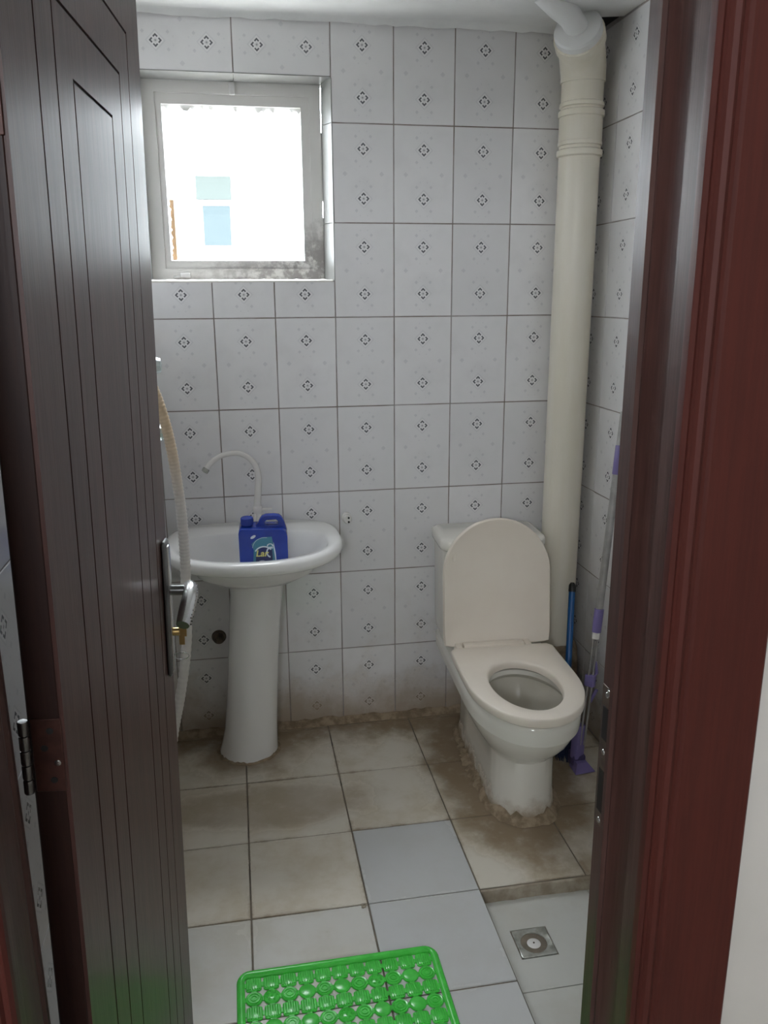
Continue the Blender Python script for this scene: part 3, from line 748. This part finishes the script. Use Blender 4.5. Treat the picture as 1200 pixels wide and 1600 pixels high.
tap = tag(empty('gooseneck_tap', (-.489, -.062, .803)), 'white plastic gooseneck tap with its spout turned left', 'tap')
tl = tap.location
link('tap_base', lathe_me('tap_base', [(0, 0), (.022, 0), (.022, .006), (.015, .010), (.014, .045), (.016, .048), (.016, .066), (.0135, .070), (0, .071)], 24), M['white_plastic'], tap)
gp = [Vector(q) - Vector((-.489, -.062, .803)) for q in [(-.489, -.062, .870), (-.484, -.062, .93), (-.481, -.062, .975), (-.490, -.064, 1.015), (-.512, -.068, 1.043), (-.545, -.074, 1.060), (-.580, -.080, 1.060), (-.612, -.086, 1.050), (-.637, -.090, 1.032), (-.651, -.093, 1.013)]]
gp = catmull(gp, 6); NN = len(gp)
link('spout', tube_me('spout', gp, [.0125 - .0035 * min(1, i / (NN * .45)) for i in range(NN)], 16), M['white_plastic'], tap)
tip = gp[-1]; dr = (gp[-1] - gp[-2]).normalized()
link('aerator', tube_me('aerator', [tip - dr * .004, tip - dr * .002, tip + dr * .010, tip + dr * .011], [.009, .0118, .0112, .009], 18), M['steel'], tap)
bm = bmesh.new(); box(bm, .010, .050, -.006, .006, .052, .062, .003, 2); link('tap_lever', finish(bm, 'tap_lever', 40), M['white_plastic'], tap)

# ------------------------------------------------------------------ blue jug in the basin
jug = tag(empty('plastic_jug', (-.4775, -.245, .679), (rad(4), 0, rad(-3))), 'blue plastic detergent jug with a handle standing in the basin', 'jug')
jug.scale = (1.04, 1.04, 1.04)
sil = [(-.070, 0), (.070, 0), (.0735, .006), (.0735, .135), (.0715, .150), (.066, .172), (.058, .188), (.050, .1945), (.036, .1965), (.010, .1965), (-.001, .193), (-.0085, .184), (-.014, .172), (-.020, .1665), (-.028, .166), (-.0655, .164), (-.0715, .158), (-.0735, .148), (-.0735, .006)]
hol = [(.006 + 0, .170), (.0065, .176), (.012, .181), (.040, .182), (.046, .178), (.047, .171), (.044, .1665), (.036, .165), (.016, .165), (.009, .166)]
sil = [(x, z + (.011 if z > .05 else 0)) for x, z in sil]; hol = [(x, z + .011) for x, z in hol]
def extrude_poly(name, out, inn, y0, y1, bev, seg=3):
    bm = bmesh.new()
    def lp(P, y): return [bm.verts.new((x, y, z)) for x, z in P]
    caps = []
    ls = {}
    for y in (y0, y1):
        es = []
        for key, P in (('o', out), ('i', inn)):
            if not P: continue
            v = lp(P, y); ls[(key, y)] = v
            es += [bm.edges.new((v[i], v[(i + 1) % len(v)])) for i in range(len(v))]
        bmesh.ops.triangle_fill(bm, use_beauty=True, use_dissolve=False, edges=es)
    for key in ('o', 'i'):
        if (key, y0) in ls:
            A, B = ls[(key, y0)], ls[(key, y1)]
            for i in range(len(A)): j = (i + 1) % len(A); bm.faces.new((A[i], A[j], B[j], B[i]))
    bmesh.ops.recalc_face_normals(bm, faces=bm.faces[:])
    if bev:
        es = [e for e in bm.edges if len(e.link_faces) == 2 and e.calc_face_angle(0) > .9 and all(abs(v.co.y - e.verts[0].co.y) < 1e-6 for v in e.verts)]
        bmesh.ops.bevel(bm, geom=es, offset=bev, segments=seg, affect='EDGES', profile=.5, clamp_overlap=True)
    return finish(bm, name, 45)
body_sil = [(-.070, 0), (.070, 0), (.0735, .006), (.0735, .146), (.070, .160), (.060, .170), (-.0655, .175), (-.0715, .169), (-.0735, .159), (-.0735, .006)]
grip_sil = [(.0725, .140), (.0715, .161), (.066, .183), (.058, .199), (.050, .2055), (.036, .2075), (.010, .2075), (-.001, .204), (-.0085, .195), (-.014, .183), (-.020, .1775), (-.024, .165), (-.010, .150)]
link('jug_body', extrude_poly('jug_body', body_sil, None, -.038, .038, .0045), M['blue_jug'], jug)
link('jug_handle', extrude_poly('jug_handle', grip_sil, hol, -.012, .012, .003), M['blue_jug'], jug)
cp = link('cap', lathe_me('cap', [(0, .022), (.0175, .022), (.0188, .0205), (.019, 0), (.015, -.004), (0, -.004)], 30), M['blue_jug'], jug, (-.0475, 0, .1775))
bm = bmesh.new()
for k in range(30):
    a = 2 * pi * k / 30; box(bm, .0185 * cos(a) - .0008, .0185 * cos(a) + .0008, .0185 * sin(a) - .0008, .0185 * sin(a) + .0008, .002, .019)
link('cap_ribs', finish(bm, 'cap_ribs'), M['blue_jug'], cp)
lab = link('label', None, None, jug); lab.location = (0, -.0386, .036)
def flat(name, pts, mat, d, parent=lab):
    bm = bmesh.new(); n = len(pts)
    loft(bm, [[(x, -d, z) for x, z in pts], [(x, -d + .0006, z) for x, z in pts]]); return link(name, finish(bm, name), mat, parent)
def arc_band(name, cx_, cz, r0, r1, a0, a1, mat, d, sz=1.0, n=18):
    A = [(cx_ + r1 * cos(rad(a0 + (a1 - a0) * k / n)), cz + sz * r1 * sin(rad(a0 + (a1 - a0) * k / n))) for k in range(n + 1)]
    B = [(cx_ + r0 * cos(rad(a1 + (a0 - a1) * k / n)), cz + sz * r0 * sin(rad(a1 + (a0 - a1) * k / n))) for k in range(n + 1)]
    return flat(name, A + B, mat, d)
flat('label_field', [(-.034, .020), (.026, .020), (.036, .045), (.030, .085), (.026, .112), (-.004, .111), (-.022, .104), (-.036, .090), (-.030, .070)], M['teal'], .0004)
arc_band('label_arc', .004, .075, .0365, .0378, 78, 175, M['pale'], .0010, .95)
flat('label_dark', [(-.026, .010), (.026, .010), (.026, .070), (.014, .078), (-.006, .079), (-.020, .072), (-.024, .050)], M['navy'], .0008)
arc_band('label_arc', .000, .052, .027, .031, 40, 150, M['pale'], .0012, 1.0)
flat('label_oval', [(-.030 + .008 * cos(a) , .1135 + .0048 * sin(a) + .0035 * cos(a)) for a in [2 * pi * k / 20 for k in range(20)]], M['pale'], .0012)
arc_band('label_swirl', .022, .062, .0105, .0145, 60, 260, M['pale'], .0016, 1.25)
arc_band('label_swirl', .020, .084, .0060, .0095, -30, 200, M['pale'], .0016, .7)
arc_band('label_swirl', -.006, .020, .014, .020, 20, 165, M['pale'], .0016, .8)
flat('label_edge', [(.034, .028), (.038, .028), (.036, .060), (.031, .095), (.030, .080), (.033, .052)], M['pale'], .0014)
fc = bpy.data.curves.new('jug_lettering', 'FONT'); fc.body = 'Lar'; fc.size = .0285; fc.shear = .18; fc.offset = .0006; fc.extrude = .0003; fc.align_x = 'CENTER'
fo = bpy.data.objects.new('tmp_font', fc); COL.objects.link(fo); bpy.context.view_layer.update()
tme = bpy.data.meshes.new_from_object(fo.evaluated_get(bpy.context.evaluated_depsgraph_get())); bpy.data.objects.remove(fo)
tme.materials.clear()
link('lettering', tme, M['yellow'], lab, (-.006, -.0016, .050), (rad(90), 0, 0))

# ------------------------------------------------------------------ small wall fittings
cap = tag(empty('water_outlet_cap', (-.176, -.001, .800), (0, 0, 0)), 'small white capped water outlet with two dark holes between basin and toilet', 'pipe cap')
cap.scale = (1.35, 1.15, 1.5)
link('cap_body', lathe_me('cap_body', [(0, -.030), (.009, -.030), (.0105, -.027), (.0110, -.012), (.013, -.010), (.013, 0), (0, 0)], 20, 'y'), M['white_plastic'], cap)
for zz in (.004, -.006): link('cap_hole', lathe_me('cap_hole', [(0, -.0306), (.0028, -.0304), (.003, -.029)], 10, 'y'), M['black'], cap, (.003, 0, zz))
wo = tag(empty('waste_outlet', (-.646, -.001, .379)), 'dark rusty waste outlet in the wall left of the pedestal', 'outlet')
link('flange', lathe_me('flange', [(.013, -.020), (.017, -.022), (.021, -.018), (.023, -.004), (.026, 0), (.013, 0)], 24, 'y'), M['rust'], wo)
link('bore', lathe_me('bore', [(0, -.008), (.0135, -.008), (.0135, .0)], 20, 'y'), M['black'], wo)
# two crystal-knobbed taps on the left wall, mostly behind the door
for z, lb in ((1.383, 'clear faceted wall tap, upper of two peeping past the door edge'), (1.196, 'clear faceted wall tap, lower of two peeping past the door edge')):
    t = tag(empty('wall_tap', (XL, -.45, z)), lb, 'tap', 'wall taps behind the door')
    link('flange', lathe_me('flange', [(0, 0), (.028, 0), (.026, .006), (.012, .012), (0, .012)], 24, 'x'), M['chrome'], t)
    link('stem', lathe_me('stem', [(0, .008), (.010, .010), (.010, .085), (.014, .09), (.014, .10), (0, .101)], 20, 'x'), M['chrome'], t)
    bm = bmesh.new(); lathe(bm, [(0, .098), (.014, .099), (.020, .108), (.023, .125), (.019, .139), (0, .142)], 8, 'x'); link('knob', finish(bm, 'knob'), M['crystal'], t)
# ribbed hose
hp = catmull([(-.8612, -.4798, 1.4476), (-.8338, -.4749, 1.4349), (-.7946, -.47, 1.3888), (-.7633, -.47, 1.3183), (-.7407, -.47, 1.2322), (-.727, -.47, 1.149), (-.7187, -.47, 1.0608), (-.7124, -.47, .9678), (-.7109, -.4749, .8748), (-.7128, -.4798, .7739), (-.7231, -.4798, .5713), (-.7505, -.4798, .4097), (-.7789, -.4798, .2873), (-.805, -.47, .14), (-.818, -.46, .055), (-.812, -.45, .017)], 34)
hose = tag(link('ribbed_hose', tube_me('ribbed_hose', hp, [.0140 + (.0013 if (i % 4) < 2 else 0) for i in range(len(hp))], 12, 1.0), M['hose']), 'pale ribbed plastic hose hanging beside the door edge', 'hose')

# ------------------------------------------------------------------ floor drain
dr_ = tag(empty('floor_drain', (DX, DY, ZR)), 'square steel floor drain in the sunk shower corner', 'drain')
bm = bmesh.new()
sq = rrect(.046, -.046, .046, .003, 2); N8 = 48
def samp(P): return resample(P, (0, 0), N8)
circ = lambda r_: [(r_ * cos(2 * pi * k / N8), r_ * sin(2 * pi * k / N8)) for k in range(N8)]
loft(bm, [at_z(samp(sq), -.004), at_z(samp(sq), .001), at_z(lerp(samp(sq), circ(.036), .15), .0022), at_z(circ(.036), -.001), at_z(circ(.034), -.001), at_z(circ(.033), -.014), at_z(circ(.033), -.018)], (True, False))
link('grate_plate', finish(bm, 'grate_plate', 40), M['steel'], dr_)
link('well', lathe_me('well', [(0, -.016), (.0335, -.016), (.0335, -.012)], 32), M['black'], dr_)
link('drain_ring', lathe_me('drain_ring', [(.0245, -.013), (.0255, -.004), (.0280, -.003), (.029, -.008), (.029, -.014)], 36), M['dark_chrome'], dr_)
link('drain_cup', lathe_me('drain_cup', [(.0, -.001), (.014, -.001), (.0175, -.003), (.0185, -.010), (.0185, -.0145)], 32), M['white_plastic'], dr_)
link('drain_pin', lathe_me('drain_pin', [(0, .001), (.002, .0005), (.0025, -.001)], 10), M['rust'], dr_)

# ------------------------------------------------------------------ green bath mat
random.seed(2)
mat_o = tag(empty('bath_mat', (-.366, -1.405, 0), (0, 0, rad(.3))), 'bright green perforated plastic bath mat on the floor', 'mat')
PT = .0408; NC = 11; NRW = 11
hw = PT * NC / 2; hh = PT * NRW / 2
bm = bmesh.new()
def rr2(hx, hy, r): return [(x, y) for x, y in rrect(hx, -hy, hy, r, 6)]
bw = .019
loft(bm, [at_z(rr2(hw, hh, .006), .000), at_z(rr2(hw, hh, .006), .0045), at_z(rr2(hw + .004, hh + .004, .012), .0075), at_z(rr2(hw + .009, hh + .009, .02), .0085), at_z(rr2(hw + bw - .004, hh + bw - .004, .028), .0075), at_z(rr2(hw + bw, hh + bw, .032), .0035), at_z(rr2(hw + bw, hh + bw, .032), .000)], cyc=True)
# the far edge of the mat curls up a little
for v in bm.verts:
    if v.co.y > hh: v.co.z += .006 * (.5 + .5 * sin(v.co.x * 16.)) * (v.co.y - hh) / bw
link('border', finish(bm, 'border', 50), M['green'], mat_o)
def round_pad(kind):
    if kind == 0: pr_ = [(0, .0045), (.005, .0045), (.0057, .0062), (.0078, .0062), (.0085, .0045), (.0115, .0045), (.0122, .0062), (.0145, .0062), (.0152, .0045), (.0180, .0050), (.0196, .0035), (.0196, 0), (0, 0)]
    else: pr_ = [(0, .0060), (.0150, .0060), (.0176, .0052), (.0196, .0035), (.0196, 0), (0, 0)]
    return lathe_me('round_pad', pr_, 24)
def square_pad():
    bm = bmesh.new(); h = .0182
    loft(bm, [at_z(rr2(h, h, .007), 0), at_z(rr2(h, h, .007), .0034), at_z(rr2(h - .002, h - .002, .006), .0046)])
    for k in range(6):
        x = (k - 2.5) * .0055; box(bm, x - .0012, x + .0012, -.0145, .0145, .0044, .0062)
    return finish(bm, 'square_pad', 40)
PADS = (round_pad(0), round_pad(1), square_pad())
def bubble_pad():
    bm = bmesh.new(); lathe(bm, [(0, .0045), (.0180, .0050), (.0196, .0035), (.0196, 0), (0, 0)], 24)
    for k in range(7):
        a = 2 * pi * k / 6; r_ = 0 if k == 6 else .0115; lathe(bm, [(0, .0078), (.0022, .0072), (.0035, .0045)], 8, 'z', (r_ * cos(a), r_ * sin(a), 0))
    return finish(bm, 'bubble_pad', 50)
PADS += (bubble_pad(),)
bm = bmesh.new()
for r in range(NRW): box(bm, -hw, hw, hh - PT * (r + .5) - .006, hh - PT * (r + .5) + .006, .0002, .0030)
for c in range(NC): box(bm, (c - (NC - 1) / 2) * PT - .006, (c - (NC - 1) / 2) * PT + .006, -hh, hh, .0003, .0031)
link('web', finish(bm, 'web'), M['green'], mat_o)
for r in range(NRW):
    for c in range(NC):
        x, y = (c - (NC - 1) / 2) * PT, hh - PT * (r + .5)
        if r % 2 == 0: me, nm = PADS[2], 'square_pad'
        else:
            q = (c + (r // 2) * 2) % 6; me, nm = (PADS[0], 'round_pad') if q in (0, 2, 4) else ((PADS[3], 'bubble_pad') if q == 1 else (PADS[1], 'round_pad'))
        link(nm, me, M['green'], mat_o, (x, y, .0003))

# ------------------------------------------------------------------ mop and broom behind the toilet
B0, T0 = Vector((.540, -.492, .004)), Vector((.672, -.366, 1.09))
ax = (T0 - B0); axn = ax.normalized()
mop = tag(empty('squeeze_mop', B0), 'purple squeeze mop with a grey pole leaning on the right wall', 'mop')
def mp(t, off=(0, 0, 0)): return ax * t + Vector(off)
link('pole', tube_me('pole', [mp(.50), mp(1.10)], .0125, 18), M['alu'], mop)
link('sleeve', tube_me('sleeve', [mp(.435), mp(.437), mp(.508), mp(.51)], [.010, .0150, .0158, .013], 18), M['purple'], mop)
link('sleeve', tube_me('sleeve', [mp(.915), mp(.917), mp(1.0), mp(1.002)], [.012, .0145, .0145, .012], 18), M['purple'], mop)
link('neck', tube_me('neck', [mp(.415), mp(.417), mp(.437)], [.008, .013, .013], 16), M['white_plastic'], mop)
sidev = axn.cross(Vector((0, 1, 0))).normalized()
for s in (-1, 1):
    link('rod', tube_me('rod', [mp(.08) + sidev * (.0075 * s), mp(.42) + sidev * (.0075 * s)], .0040, 10), M['alu'], mop)
link('lever_clip', tube_me('lever_clip', [mp(.30) + sidev * -.014, mp(.31) + sidev * -.020, mp(.345) + sidev * -.012], [.004, .006, .004], 10), M['purple'], mop)
bm = bmesh.new(); box(bm, -.017, .017, -.012, .012, -.02, .02, .004, 2); link('clip_block', finish(bm, 'clip_block', 40), M['purple'], mop, mp(.285), axn.to_track_quat('Z', 'Y').to_euler())
bm = bmesh.new(); box(bm, -.006, .006, -.004, .004, -.045, .01, .002, 1); link('release_lever', finish(bm, 'release_lever', 40), M['purple'], mop, mp(.25) + sidev * -.024, (rad(10), rad(20), 0))
bm = bmesh.new(); box(bm, -.019, .019, -.016, .016, .035, .155, .006, 2); link('squeeze_housing', finish(bm, 'squeeze_housing', 40), M['purple'], mop, (-.006, .012, 0), (rad(-5), rad(7), rad(20)))
bm = bmesh.new(); loft(bm, [[(-.024, -.03, .0), (.050, -.022, .0), (.046, .03, .0), (-.022, .03, .0)], [(-.016, -.018, .034), (.022, -.012, .034), (.022, .018, .034), (-.016, .018, .034)]])
link('head', finish(bm, 'head'), M['purple'], mop)
link('sponge', box_me('sponge', -.020, .024, .0, .055, .0, .05, .006, 2), M['dark_purple'], mop)

BB, BT = Vector((.522, -.405, .0)), Vector((.612, -.190, .565))
brm = tag(empty('floor_brush', BB), 'blue-handled brush standing in the corner behind the toilet', 'brush')
d = BT - BB
link('handle', tube_me('handle', [d * .22, d * .96], .0115, 14), M['blue_pole'], brm)
link('hanging_cap', tube_me('hanging_cap', [d * .94, d * .95, d * .985, d * 1.0], [.010, .013, .012, .006], 14), M['black'], brm)
link('ferrule', tube_me('ferrule', [d * .16, d * .17, d * .25], [.014, .018, .014], 14), M['blue_pole'], brm)
bm = bmesh.new(); random.seed(4)
for k in range(160):
    a = random.uniform(0, 2 * pi); rr = sqrt(random.random()) * .018; p = Vector((rr * cos(a), rr * sin(a), 0)); q = Vector((p.x * 2.0, p.y * 2.0, 0))
    tube(bm, [d * .17 + p, d * .08 + q * .8, Vector((q.x, q.y, .002))], .0012, 4)
bo = link('bristles', finish(bm, 'bristles', 60), M['bristle'], brm); bo['kind'] = 'stuff'
